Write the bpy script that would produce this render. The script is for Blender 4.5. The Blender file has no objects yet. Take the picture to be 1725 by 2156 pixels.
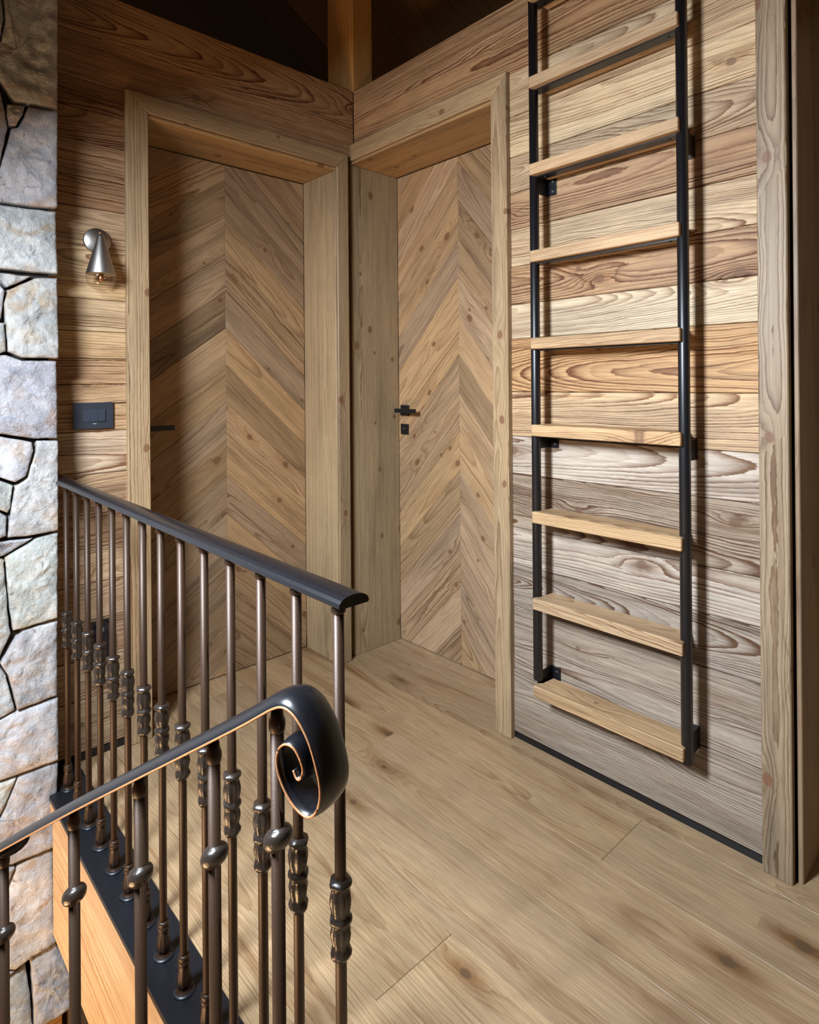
import bpy, bmesh, math, random
from mathutils import Vector, Matrix, noise
random.seed(7)
S = bpy.context.scene
COL = S.collection
PI = math.pi

# ------------------------------------------------------------------ camera
cam = bpy.data.objects.new('camera', bpy.data.cameras.new('camera'))
COL.objects.link(cam)
cam.data.sensor_fit = 'HORIZONTAL'
cam.data.sensor_width = 36.0
cam.data.lens = 1308.33 * 36.0 / 1725.0
cam.data.shift_y = -(1078.0 - 804.87) / 1725.0
cam.data.clip_start = 0.02
_r = Vector((0.67721773, 0.73573918, -0.00799991))
_u = Vector((0.00616857, 0.00519503, 0.99996748))
_f = Vector((-0.73575682, 0.67724506, 0.0010203))
_m = Matrix((_r, _u, -_f)).transposed().to_4x4()
_m.translation = (2.11375, -1.63164, 1.16560)
cam.matrix_world = _m
S.camera = cam

# ------------------------------------------------------------------ light
W = bpy.data.worlds.new('world'); S.world = W; W.use_nodes = True
bg = W.node_tree.nodes['Background']
bg.inputs['Color'].default_value = (1.0, 0.56, 0.27, 1)
bg.inputs['Strength'].default_value = 0.07

def area_light(name, loc, target, sx, sy, power, color, spread=180):
    l = bpy.data.lights.new(name, 'AREA'); l.shape = 'RECTANGLE'
    l.size = sx; l.size_y = sy; l.energy = power; l.color = color
    l.spread = math.radians(spread)
    o = bpy.data.objects.new(name, l); COL.objects.link(o)
    o.location = loc
    o.rotation_euler = (Vector(target) - Vector(loc)).to_track_quat('-Z', 'Y').to_euler()
    return o
# daylight from the stairwell window, behind and to the left of the camera
area_light('window_daylight', (1.14, -2.00, 1.70), (1.27, -1.41, 0.90), 0.30, 0.44, 104, (0.77, 0.885, 1.0), 168)
# warm lamps of the floor below, shining up through the stairwell
area_light('stairwell_lamps', (0.75, -2.55, -1.10), (0.55, -0.9, 1.5), 1.1, 0.9, 52, (1.0, 0.63, 0.32))

S.view_settings.view_transform = 'Standard'
S.view_settings.look = 'None'
S.view_settings.gamma = 1
S.view_settings.use_curve_mapping = False
S.view_settings.exposure = 0.16

# ------------------------------------------------------------------ node helpers
class NT:
    def __init__(s, name):
        s.m = bpy.data.materials.new(name); s.m.use_nodes = True
        s.t = s.m.node_tree; s.n = s.t.nodes; s.l = s.t.links
        s.b = s.n['Principled BSDF']
    def new(s, typ, **k):
        n = s.n.new(typ)
        for a, v in k.items(): setattr(n, a, v)
        return n
    def put(s, sock, v):
        if isinstance(v, bpy.types.NodeSocket): s.l.new(v, sock)
        else: sock.default_value = v
    def math(s, op, a, b=0.0, c=None, clamp=False):
        n = s.new('ShaderNodeMath', operation=op); n.use_clamp = clamp
        s.put(n.inputs[0], a); s.put(n.inputs[1], b)
        if c is not None: s.put(n.inputs[2], c)
        return n.outputs[0]
    def vmath(s, op, a, b):
        n = s.new('ShaderNodeVectorMath', operation=op)
        s.put(n.inputs[0], a); s.put(n.inputs[1], b)
        return n.outputs[0]
    def comb(s, x, y, z):
        n = s.new('ShaderNodeCombineXYZ')
        for i, v in enumerate((x, y, z)): s.put(n.inputs[i], v)
        return n.outputs[0]
    def sep(s, v):
        n = s.new('ShaderNodeSeparateXYZ'); s.put(n.inputs[0], v); return n.outputs
    def noise(s, v, scale=1.0, detail=2.0, rough=0.5, dist=0.0):
        n = s.new('ShaderNodeTexNoise'); s.put(n.inputs['Vector'], v)
        n.inputs['Scale'].default_value = scale; n.inputs['Detail'].default_value = detail
        n.inputs['Roughness'].default_value = rough; n.inputs['Distortion'].default_value = dist
        return n.outputs[0]
    def mapr(s, v, a, b, c=0.0, d=1.0, smooth=False):
        n = s.new('ShaderNodeMapRange'); s.put(n.inputs[0], v)
        if smooth: n.interpolation_type = 'SMOOTHSTEP'
        for i, q in enumerate((a, b, c, d)): n.inputs[i + 1].default_value = q
        return n.outputs[0]
    def mix(s, f, a, b, blend='MIX'):
        n = s.new('ShaderNodeMix', data_type='RGBA', blend_type=blend)
        s.put(n.inputs[0], f); s.put(n.inputs[6], a); s.put(n.inputs[7], b)
        return n.outputs[2]
    def bump(s, h, strength=0.3, dist=0.001):
        n = s.new('ShaderNodeBump'); s.put(n.inputs['Height'], h)
        n.inputs['Strength'].default_value = strength; n.inputs['Distance'].default_value = dist
        s.l.new(n.outputs[0], s.b.inputs['Normal'])

def wood(name, ring=0.006, dvar=0.06, d0=0.03, contrast=0.6, late=(0.42, 0.27, 0.17), tint=(0.5, 0.48, 0.46),
         tint_amt=0.3, knot=0.25, kx=1.6, ky=5.0, rough=0.6, bump=0.35, fibre=0.25, width=0.14, spec=0.35, power=2.5,
         patch=1.4, kcol=(0.10, 0.042, 0.02), smoke=0.3, tilt=0.16, streak=0.5, kamp=0.018, smc=(0.62, 0.47, 0.35)):
    """Sawn timber, grain along the object's own X. The tone of the single board is its object colour;
    the colour's alpha scales the contrast of the grain."""
    T = NT(name)
    tc = T.new('ShaderNodeTexCoord'); oi = T.new('ShaderNodeObjectInfo')
    rnd = oi.outputs['Random']
    P = tc.outputs['Object']
    off = T.comb(T.math('MULTIPLY', rnd, 53.0), T.math('MULTIPLY', rnd, 171.3), T.math('MULTIPLY', rnd, 91.7))
    Q = T.vmath('ADD', P, off)
    px, py, pz = T.sep(P)
    qx, qy, qz = T.sep(Q)
    # pith line wanders under the board's face: cathedral grain where it comes close, straight grain elsewhere
    y0 = T.math('MULTIPLY', T.math('SUBTRACT', T.math('FRACT', T.math('MULTIPLY', rnd, 17.31)), 0.5), width)
    n1 = T.noise(T.comb(T.math('MULTIPLY', qx, 1.0), T.math('MULTIPLY', qy, 2.0), 0.0), 1.0, 2.0)
    tl = T.math('MULTIPLY', T.math('SUBTRACT', T.math('FRACT', T.math('MULTIPLY', rnd, 31.7)), 0.5), tilt)
    d = T.math('ADD', T.math('MULTIPLY', T.math('SUBTRACT', n1, 0.5), dvar * 1.3), d0)
    d = T.math('ADD', T.math('ABSOLUTE', T.math('ADD', d, T.math('MULTIPLY', px, tl))), 0.004)
    n2 = T.noise(T.comb(T.math('MULTIPLY', qx, 5.0), T.math('MULTIPLY', qy, 22.0), T.math('MULTIPLY', qz, 22.0)), 1.0, 2.0)
    yy = T.math('ADD', T.math('SUBTRACT', py, y0), T.math('MULTIPLY', T.math('SUBTRACT', n2, 0.5), 0.02))
    dd = T.math('ADD', d, pz)
    r = T.math('SQRT', T.math('ADD', T.math('MULTIPLY', yy, yy), T.math('MULTIPLY', dd, dd)))
    # knots
    vo = T.new('ShaderNodeTexVoronoi', voronoi_dimensions='2D', feature='F1')
    vs = T.comb(T.math('MULTIPLY', qx, kx), T.math('MULTIPLY', qy, ky), 0.0)
    T.l.new(vs, vo.inputs['Vector']); vo.inputs['Scale'].default_value = 1.0
    dv = T.vmath('SUBTRACT', vs, vo.outputs['Position'])
    vx, vy, _ = T.sep(dv)
    wob = T.math('MULTIPLY', T.math('SUBTRACT', T.noise(Q, 60.0, 2.0), 0.5), 0.006)
    ax = T.math('ADD', T.math('DIVIDE', vx, kx), wob)
    ay = T.math('ADD', T.math('DIVIDE', vy, ky), wob)
    cs = T.new('ShaderNodeSeparateColor'); T.l.new(vo.outputs['Color'], cs.inputs[0])
    on = T.math('LESS_THAN', cs.outputs[0], knot)
    ksz = T.mapr(cs.outputs[1], 0, 1, 0.45, 1.25)
    e = T.math('ADD', T.math('POWER', T.math('DIVIDE', ax, 0.075), 2.0), T.math('POWER', T.math('DIVIDE', ay, 0.022), 2.0))
    infl = T.math('MULTIPLY', T.math('MULTIPLY', T.math('EXPONENT', T.math('MULTIPLY', e, -1.0)), on), ksz)
    r2 = T.math('ADD', r, T.math('MULTIPLY', infl, kamp))
    rg = T.math('MULTIPLY', T.mapr(T.math('FRACT', T.math('MULTIPLY', rnd, 7.77)), 0, 1, 0.65, 1.5), ring)
    jag = T.noise(T.comb(T.math('MULTIPLY', qx, 45.0), T.math('MULTIPLY', qy, 260.0), T.math('MULTIPLY', qz, 260.0)), 1.0, 2.0)
    ringn = T.math('ADD', T.math('DIVIDE', r2, rg), T.math('MULTIPLY', T.math('SUBTRACT', n2, 0.5), 0.9))
    ringn = T.math('ADD', ringn, T.math('MULTIPLY', T.math('SUBTRACT', jag, 0.5), 0.35))
    fr = T.math('FRACT', ringn)
    saw = T.math('MULTIPLY', T.math('POWER', fr, power), T.mapr(fr, 0.93, 1.0, 1.0, 0.0))
    # rings differ in strength
    rn = T.noise(T.comb(T.math('MULTIPLY', T.math('FLOOR', ringn), 3.7), T.math('MULTIPLY', qx, 0.8), rnd), 1.0, 1.0)
    saw = T.math('MULTIPLY', saw, T.mapr(rn, 0.32, 0.68, 0.25, 1.35))
    # long weathered patches
    pn = T.noise(T.comb(T.math('MULTIPLY', qx, patch), T.math('MULTIPLY', qy, 16.0), T.math('MULTIPLY', qz, 9.0)), 1.0, 3.0, 0.6)
    pn2 = T.noise(T.comb(T.math('MULTIPLY', qx, patch * 1.7), T.math('MULTIPLY', qy, 10.0), 4.7), 1.0, 3.0, 0.6)
    fb = T.noise(T.comb(T.math('MULTIPLY', qx, 14.0), T.math('MULTIPLY', qy, 700.0), T.math('MULTIPLY', qz, 700.0)), 1.0, 2.0, 0.6)
    con = T.math('MULTIPLY', T.math('MULTIPLY', saw, contrast), oi.outputs['Alpha'])
    con = T.math('MULTIPLY', con, T.mapr(pn2, 0.3, 0.7, 0.6, 1.3), clamp=True)
    base = oi.outputs['Color']
    tinted = T.mix(1.0, base, (*tint, 1), 'MULTIPLY')
    tinted = T.mix(T.mapr(pn, 0.5, 0.75, 0.0, tint_amt), base, tinted)
    tinted = T.mix(T.mapr(pn2, 0.5, 0.25, 0.0, 0.55), tinted, T.mix(1.0, tinted, (1.25, 1.22, 1.15, 1), 'MULTIPLY'))
    stn = T.noise(T.comb(T.math('MULTIPLY', qx, 0.9), T.math('ADD', T.math('MULTIPLY', qy, 85.0), T.math('MULTIPLY', infl, 3.0)), T.math('MULTIPLY', qz, 85.0)), 1.0, 3.0, 0.6)
    stn = T.math('MULTIPLY', T.mapr(stn, 0.55, 0.72, 0.0, 1.0), T.math('MULTIPLY', oi.outputs['Alpha'], streak), clamp=True)
    tinted = T.mix(stn, tinted, T.mix(1.0, tinted, (0.45, 0.34, 0.26, 1), 'MULTIPLY'))
    dark = T.mix(1.0, tinted, (*late, 1), 'MULTIPLY')
    c = T.mix(con, tinted, dark)
    sm = T.math('MULTIPLY', infl, smoke, clamp=True)
    sm = T.math('MAXIMUM', sm, T.math('MULTIPLY', T.mapr(T.noise(T.comb(T.math('MULTIPLY', qx, 1.3), T.math('MULTIPLY', qy, 8.0), 9.1), 1.0, 4.0, 0.6, 0.8), 0.56, 0.74), smoke), clamp=True)
    c = T.mix(sm, c, T.mix(1.0, c, (*smc, 1), 'MULTIPLY'))
    fbm = T.mapr(fb, 0.25, 0.75, 1.0 - fibre, 1.0 + fibre * 0.6)
    g = T.comb(fbm, fbm, fbm)
    c = T.mix(1.0, c, g, 'MULTIPLY')
    kd = T.math('SQRT', T.math('ADD', T.math('POWER', T.math('MULTIPLY', ax, 0.75), 2.0), T.math('POWER', ay, 2.0)))
    kd = T.math('DIVIDE', kd, ksz)
    core = T.math('MULTIPLY', T.mapr(kd, 0.0135, 0.008, 0.0, 1.0, True), on)
    kring = T.mapr(T.math('FRACT', T.math('MULTIPLY', kd, 330.0)), 0.0, 1.0, 0.65, 1.0)
    kc = T.mix(T.math('MULTIPLY', core, kring), c, T.mix(0.12, (*kcol, 1), base))
    T.l.new(kc, T.b.inputs['Base Color'])
    T.put(T.b.inputs['Roughness'], T.mapr(fb, 0.2, 0.8, rough - 0.08, rough + 0.1))
    T.b.inputs['Specular IOR Level'].default_value = spec
    h = T.math('SUBTRACT', T.math('MULTIPLY', fb, 0.25), T.math('MULTIPLY', T.math('SUBTRACT', 1.0, saw), 0.8))
    T.bump(h, bump, 0.0012)
    return T.m

def plain(name, color, rough=0.5, metallic=0.0, bump=0.0, bscale=400, spec=0.5, var=0.15, coat=0.0):
    T = NT(name)
    tc = T.new('ShaderNodeTexCoord')
    n = T.noise(tc.outputs['Object'], bscale, 3.0)
    k = T.mapr(n, 0.3, 0.7, 1 - var, 1 + var)
    T.l.new(T.mix(1.0, (*color, 1), T.comb(k, k, k), 'MULTIPLY'), T.b.inputs['Base Color'])
    T.b.inputs['Roughness'].default_value = rough
    T.b.inputs['Metallic'].default_value = metallic
    T.b.inputs['Specular IOR Level'].default_value = spec
    T.b.inputs['Coat Weight'].default_value = coat
    if bump: T.bump(n, bump, 0.0006)
    return T.m

def stone_material():
    T = NT('split_limestone')
    tc = T.new('ShaderNodeTexCoord'); oi = T.new('ShaderNodeObjectInfo'); rnd = oi.outputs['Random']
    Q = T.vmath('ADD', tc.outputs['Object'], T.comb(T.math('MULTIPLY', rnd, 40.0), T.math('MULTIPLY', rnd, 97.0), 0.0))
    a = T.noise(Q, 11.0, 5.0, 0.6, 0.6)
    b = T.noise(Q, 38.0, 6.0, 0.65, 0.8)
    w = T.new('ShaderNodeTexNoise'); T.l.new(Q, w.inputs['Vector']); w.inputs['Scale'].default_value = 7.0
    w.inputs['Detail'].default_value = 6.0; w.inputs['Distortion'].default_value = 1.6
    c = T.mix(T.mapr(a, 0.3, 0.7), (0.28, 0.285, 0.295, 1), (0.56, 0.55, 0.54, 1))
    c = T.mix(T.mapr(w.outputs[0], 0.55, 0.70, 0.0, 0.75), c, (0.38, 0.26, 0.15, 1))
    c = T.mix(T.mapr(b, 0.58, 0.72, 0.0, 0.8), c, (0.68, 0.67, 0.66, 1))
    c = T.mix(T.mapr(b, 0.42, 0.30, 0.0, 0.75), c, (0.13, 0.105, 0.09, 1))
    c = T.mix(1.0, c, oi.outputs['Color'], 'MULTIPLY')
    T.l.new(c, T.b.inputs['Base Color'])
    T.b.inputs['Roughness'].default_value = 0.85
    T.b.inputs['Specular IOR Level'].default_value = 0.25
    f = T.noise(Q, 90.0, 6.0, 0.7, 0.5)
    T.bump(T.math('ADD', T.math('MULTIPLY', b, 0.8), T.math('MULTIPLY', f, 0.6)), 1.0, 0.007)
    return T.m

M = {}
M['wall'] = wood('reclaimed_larch', ring=0.0054, dvar=0.05, d0=0.05, contrast=1.25, knot=0.34, kx=2.4, ky=7.5, bump=1.0, width=0.17, rough=0.62, tint=(0.50, 0.44, 0.41), tint_amt=0.75, power=1.9, fibre=0.42, smoke=0.6, late=(0.30, 0.17, 0.095), streak=0.75)
M['door'] = wood('stained_spruce', ring=0.0055, dvar=0.025, d0=0.07, contrast=0.95, knot=0.38, kx=5.0, ky=10.0, bump=0.4, tint=(0.40, 0.40, 0.42), tint_amt=0.75, fibre=0.28, rough=0.5, late=(0.46, 0.36, 0.28), kcol=(0.12, 0.045, 0.018), smoke=0.35, tilt=0.08, streak=0.6, kamp=0.012)
M['casing'] = wood('stained_spruce_casing', ring=0.0055, dvar=0.007, d0=0.035, contrast=1.0, knot=0.6, kx=3.2, ky=12.0, bump=0.5, tint=(0.50, 0.50, 0.51), tint_amt=0.8, fibre=0.28, rough=0.5, width=0.26, late=(0.44, 0.33, 0.25), kcol=(0.13, 0.045, 0.02), smoke=0.12, tilt=0.03, streak=0.5, kamp=0.010)
M['oak'] = wood('oiled_oak', ring=0.0050, dvar=0.06, d0=0.05, contrast=0.58, knot=0.45, kx=2.2, ky=5.0, bump=0.16, smc=(0.46, 0.33, 0.23), tint=(0.66, 0.56, 0.46), tint_amt=0.65, fibre=0.36, rough=0.40, late=(0.52, 0.40, 0.29), width=0.2, patch=1.0, kcol=(0.06, 0.03, 0.016), smoke=1.0, tilt=0.12, streak=0.32)
M['beam'] = wood('honey_fir', ring=0.009, dvar=0.05, d0=0.04, contrast=0.85, knot=0.10, bump=0.3, late=(0.52, 0.34, 0.21), tint_amt=0.3, power=1.6, fibre=0.3)
M['rung'] = wood('ladder_spruce', ring=0.0042, dvar=0.02, d0=0.03, contrast=0.9, knot=0.4, kx=3.0, ky=7.0, bump=0.5, tint=(0.50, 0.48, 0.47), tint_amt=0.95, width=0.06, fibre=0.35)
M['roof'] = wood('dark_stained_boards', ring=0.008, contrast=0.4, knot=0.3, bump=0.2)
M['backing'] = plain('black_membrane', (0.006, 0.005, 0.004), 0.9, spec=0.1)
M['mortar'] = plain('dark_mortar', (0.028, 0.024, 0.02), 0.95, bump=0.6, bscale=120, spec=0.1)
M['stone'] = stone_material()
M['black'] = plain('black_powder_coat', (0.0055, 0.0055, 0.007), 0.36, bump=0.12, bscale=900, spec=0.5)
M['plate'] = plain('black_sheet_steel', (0.006, 0.007, 0.010), 0.40, bump=0.2, bscale=260, spec=0.5)
M['iron'] = plain('bronzed_iron', (0.034, 0.0165, 0.0082), 0.46, metallic=0.35, bump=0.2, bscale=500, spec=0.35)
M['cast'] = plain('black_cast_iron', (0.024, 0.0165, 0.0125), 0.30, metallic=0.3, bump=0.8, bscale=240, spec=0.6)
M['rail'] = plain('blackened_handrail', (0.0045, 0.0045, 0.006), 0.30, metallic=0.0, bump=0.10, bscale=220, spec=0.5)
M['copper'] = plain('bronze_reflection_edge', (0.42, 0.20, 0.09), 0.45, metallic=0.6)  # colour of the warm reflection painted along the stair handrail's edge
M['screw'] = plain('zinc_screw', (0.45, 0.46, 0.50), 0.35, metallic=1.0)
M['nickel'] = plain('brushed_nickel', (0.42, 0.39, 0.36), 0.40, metallic=1.0, bscale=300, var=0.08)
M['brass'] = plain('copper_joint', (0.55, 0.26, 0.12), 0.35, metallic=1.0)
M['switch'] = plain('anthracite_plastic', (0.022, 0.025, 0.034), 0.5, bscale=900)
M['rocker'] = plain('slate_rocker', (0.028, 0.034, 0.048), 0.45, bscale=900)
M['mark'] = plain('pale_print', (0.35, 0.33, 0.33), 0.6)
def glass_mat():
    T = NT('clear_glass')
    tr = T.new('ShaderNodeBsdfTransparent'); gl = T.new('ShaderNodeBsdfGlossy')
    gl.inputs['Roughness'].default_value = 0.03
    fr = T.new('ShaderNodeLayerWeight'); fr.inputs['Blend'].default_value = 0.25
    fo = T.mapr(T.math('POWER', fr.outputs['Facing'], 2.2), 0, 1, 0.05, 0.95)
    mx = T.new('ShaderNodeMixShader')
    T.l.new(fo, mx.inputs[0]); T.l.new(tr.outputs[0], mx.inputs[1]); T.l.new(gl.outputs[0], mx.inputs[2])
    tr.inputs[0].default_value = (0.96, 0.94, 0.91, 1)
    T.l.new(mx.outputs[0], T.n['Material Output'].inputs['Surface'])
    return T.m
M['glass'] = glass_mat()

# ------------------------------------------------------------------ object helpers
def link(name, mesh, mat, parent=None, mw=None, color=None, smooth=False):
    o = bpy.data.objects.new(name, mesh); COL.objects.link(o)
    if mat: mesh.materials.append(mat)
    if parent is not None:
        o.parent = parent
        o.matrix_parent_inverse = world_of(parent).inverted()
    if mw is not None: o.matrix_basis = mw
    if color is not None: o.color = color
    if smooth:
        for f in mesh.polygons: f.use_smooth = True
    return o
def world_of(o):
    m = o.matrix_basis.copy()
    while o.parent is not None:
        m = o.matrix_parent_inverse @ m
        o = o.parent
        m = o.matrix_basis @ m
    return m
def thing(name, label, cat, loc=(0, 0, 0), group=None):
    o = bpy.data.objects.new(name, None); COL.objects.link(o)
    o.empty_display_size = 0.05
    o.matrix_basis = Matrix.Translation(loc)
    o['label'] = label; o['category'] = cat
    if group: o['group'] = group
    return o
def struct(o): o['kind'] = 'structure'; return o
def empty_struct(name):
    o = bpy.data.objects.new(name, None); COL.objects.link(o); o.empty_display_size = 0.05
    o['kind'] = 'structure'; return o

def bm_mesh(bm, name):
    bmesh.ops.recalc_face_normals(bm, faces=bm.faces)
    me = bpy.data.meshes.new(name); bm.to_mesh(me); bm.free(); return me
def add_box(bm, lo, hi):
    x0, y0, z0 = lo; x1, y1, z1 = hi
    v = [bm.verts.new(c) for c in ((x0, y0, z0), (x1, y0, z0), (x1, y1, z0), (x0, y1, z0), (x0, y0, z1), (x1, y0, z1), (x1, y1, z1), (x0, y1, z1))]
    for f in ((3, 2, 1, 0), (4, 5, 6, 7), (0, 1, 5, 4), (1, 2, 6, 5), (2, 3, 7, 6), (3, 0, 4, 7)):
        bm.faces.new([v[i] for i in f])
def boxes(name, mat, parent, lst, bevel=0.0, color=None):
    bm = bmesh.new()
    for lo, hi in lst: add_box(bm, lo, hi)
    if bevel: bmesh.ops.bevel(bm, geom=bm.edges[:], offset=bevel, segments=2, affect='EDGES', profile=0.5)
    return link(name, bm_mesh(bm, name), mat, parent, color=color)
def timber(name, mat, parent, lo, hi, axis, color, bevel=0.003):
    """a squared timber; its local X runs along the given world axis"""
    c = [(a + b) / 2 for a, b in zip(lo, hi)]; s = [b - a for a, b in zip(lo, hi)]
    R = {'x': Matrix(((1, 0, 0), (0, 1, 0), (0, 0, 1))), 'y': Matrix(((0, -1, 0), (1, 0, 0), (0, 0, 1))), 'z': Matrix(((0, 0, -1), (0, 1, 0), (1, 0, 0)))}[axis]
    if axis == 'x': d = (s[0], s[1], s[2])
    elif axis == 'y': d = (s[1], s[0], s[2])
    else: d = (s[2], s[1], s[0])
    bm = bmesh.new(); add_box(bm, [-q / 2 for q in d], [q / 2 for q in d])
    if bevel: bmesh.ops.bevel(bm, geom=bm.edges[:], offset=bevel, segments=1, affect='EDGES')
    mw = R.to_4x4(); mw.translation = c
    return link(name, bm_mesh(bm, name), mat, parent, mw, color)
def tube(bm, pts, r, seg=12, cap=True):
    rings = []
    for i, p in enumerate(pts):
        p = Vector(p)
        t = (Vector(pts[min(i + 1, len(pts) - 1)]) - Vector(pts[max(i - 1, 0)])).normalized()
        a = Vector((0, 0, 1)) if abs(t.z) < 0.9 else Vector((1, 0, 0))
        u = t.cross(a).normalized(); v = t.cross(u)
        rr = r[i] if isinstance(r, (list, tuple)) else r
        rings.append([bm.verts.new(p + (u * math.cos(2 * PI * k / seg) + v * math.sin(2 * PI * k / seg)) * rr) for k in range(seg)])
    for A, B in zip(rings, rings[1:]):
        for k in range(seg): bm.faces.new((A[k], A[(k + 1) % seg], B[(k + 1) % seg], B[k]))
    if cap: bm.faces.new(rings[0][::-1]); bm.faces.new(rings[-1])
def lathe_mesh(name, prof, seg=16, flute=None, cap=True):
    """prof: (radius, z) list bottom to top about local Z; flute(theta, i) scales the radius"""
    bm = bmesh.new(); rings = []
    for i, (r, z) in enumerate(prof):
        rings.append([bm.verts.new((r * (flute(2 * PI * k / seg, i) if flute else 1) * math.cos(2 * PI * k / seg), r * (flute(2 * PI * k / seg, i) if flute else 1) * math.sin(2 * PI * k / seg), z)) for k in range(seg)])
    for A, B in zip(rings, rings[1:]):
        for k in range(seg): bm.faces.new((A[k], A[(k + 1) % seg], B[(k + 1) % seg], B[k]))
    if cap: bm.faces.new(rings[0][::-1]); bm.faces.new(rings[-1])
    me = bm_mesh(bm, name)
    for f in me.polygons: f.use_smooth = True
    return me

def inset(poly, d):
    n = len(poly); out = []
    area = sum(poly[i][0] * poly[(i + 1) % n][1] - poly[(i + 1) % n][0] * poly[i][1] for i in range(n))
    s = 1 if area > 0 else -1
    L = []
    for i in range(n):
        a, b = poly[i], poly[(i + 1) % n]
        dx, dy = b[0] - a[0], b[1] - a[1]; l = math.hypot(dx, dy) or 1e-9
        nx, ny = -dy / l * s, dx / l * s
        L.append((nx, ny, nx * a[0] + ny * a[1] + d))
    for i in range(n):
        n1, n2 = L[i - 1], L[i]
        det = n1[0] * n2[1] - n1[1] * n2[0]
        if abs(det) < 1e-6: out.append((poly[i][0] + n2[0] * d, poly[i][1] + n2[1] * d)); continue
        out.append(((n1[2] * n2[1] - n2[2] * n1[1]) / det, (n1[0] * n2[2] - n2[0] * n1[2]) / det))
    return out
def clip(poly, a, b, c):
    """keep the part of a convex polygon where a*u + b*v <= c"""
    out = []
    for i in range(len(poly)):
        p, q = poly[i], poly[(i + 1) % len(poly)]
        fp, fq = a * p[0] + b * p[1] - c, a * q[0] + b * q[1] - c
        if fp <= 0: out.append(p)
        if (fp < 0 < fq) or (fq < 0 < fp):
            t = fp / (fp - fq); out.append((p[0] + (q[0] - p[0]) * t, p[1] + (q[1] - p[1]) * t))
    return out
class Frame:
    def __init__(s, o, u, v): s.o, s.u, s.v = Vector(o), Vector(u), Vector(v); s.n = s.u.cross(s.v)
RIGHT = Frame((0, 0, 0), (1, 0, 0), (0, 0, 1))
LEFT = Frame((0, 0, 0), (0, 1, 0), (0, 0, 1))
FLOOR = Frame((0, 0, 0), (1, 0, 0), (0, 1, 0))
def plank(name, poly, F, off, th, ang, mat, parent, color, gap=0.0008, ch=0.0018):
    """one board with its own chamfered edges, cut to a polygon in the frame's plane; grain at the given angle"""
    poly = inset(poly, gap)
    n = len(poly)
    if sum(poly[i][0] * poly[(i + 1) % n][1] - poly[(i + 1) % n][0] * poly[i][1] for i in range(n)) < 0: poly = poly[::-1]
    cu = sum(p[0] for p in poly) / n; cv = sum(p[1] for p in poly) / n
    ca, sa = math.cos(ang), math.sin(ang)
    loc = [((p[0] - cu) * ca + (p[1] - cv) * sa, -(p[0] - cu) * sa + (p[1] - cv) * ca) for p in poly]
    top = inset(loc, ch)
    bm = bmesh.new()
    A = [bm.verts.new((x, y, 0)) for x, y in top]
    B = [bm.verts.new((x, y, -ch)) for x, y in loc]
    D = [bm.verts.new((x, y, -th)) for x, y in loc]
    bm.faces.new(A); bm.faces.new(D[::-1])
    for i in range(n):
        j = (i + 1) % n
        bm.faces.new((B[i], B[j], A[j], A[i])); bm.faces.new((D[i], D[j], B[j], B[i]))
    X = F.u * ca + F.v * sa; Y = F.v * ca - F.u * sa
    mw = Matrix((X, Y, F.n)).transposed().to_4x4()
    mw.translation = F.o + F.u * cu + F.v * cv + F.n * off
    me = bpy.data.meshes.new(name); bm.to_mesh(me); bm.free()
    return link(name, me, mat, parent, mw, color)
def rect(u0, v0, u1, v1): return [(u0, v0), (u1, v0), (u1, v1), (u0, v1)]
def jit(c, a=0.06, con=1.0):
    k = 1 + random.uniform(-a, a); t = random.uniform(-0.3, 0.3) * a
    return (c[0] * k * (1 + t * 0.5), c[1] * k, c[2] * k * (1 - t * 1.5), con)

# ------------------------------------------------------------------ floor
FL = struct(boxes('floor', M['backing'], None, [((-0.35, -1.095, -0.25), (3.3, 0.45, -0.016)), ((1.52, -3.2, -0.25), (3.3, -1.095, -0.016))]))
OAK = (0.395, 0.265, 0.148)
rows = [0.45, 0.344, 0.139, -0.066, -0.271, -0.476, -0.681, -0.889, -1.095]
joints = {1: [0.9], 2: [0.223, 2.3], 3: [1.31], 4: [0.55, 2.2], 5: [-0.1, 1.75], 6: [1.2, 2.7], 7: [0.29, 2.1]}
for i in range(len(rows) - 1):
    xs = [-0.33] + joints.get(i, []) + [3.28]
    for a, b in zip(xs, xs[1:]):
        plank('plank', rect(a, rows[i + 1], b, rows[i]), FLOOR, 0, 0.016, 0, M['oak'], FL, jit(OAK, 0.10), gap=0.0004, ch=0.0006)
y = -1.095
while y > -3.1:
    plank('plank', rect(1.53, y - 0.205, 3.28, y), FLOOR, 0, 0.016, 0, M['oak'], FL, jit(OAK, 0.10), gap=0.0004, ch=0.0006)
    y -= 0.205

# ------------------------------------------------------------------ right wall
WR = struct(boxes('wall_right', M['backing'], None, [((0.80, 0.021, 0.0), (1.655, 0.20, 2.40)), ((-0.0, 0.021, 2.125), (0.80, 0.20, 2.40))]))
seams = [0.020, 0.227, 0.431, 0.569, 0.690, 0.866, 0.989, 1.134, 1.307, 1.419, 1.543, 1.665, 1.785, 1.902, 2.033, 2.178]
tones = [(0.28, 0.235, 0.195, .7), (0.30, 0.25, 0.21, .9), (0.28, 0.235, 0.20, 1.1), (0.40, 0.345, 0.30, .9), (0.29, 0.23, 0.18, 1.4),
         (0.44, 0.385, 0.335, .9), (0.50, 0.36, 0.225, 1.1), (0.42, 0.26, 0.13, 1.3), (0.52, 0.42, 0.30, .6), (0.35, 0.225, 0.13, 1.2),
         (0.48, 0.36, 0.235, .85), (0.36, 0.235, 0.14, 1.1), (0.40, 0.295, 0.195, 1.0), (0.57, 0.43, 0.275, .65), (0.52, 0.38, 0.24, .75)]
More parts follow.
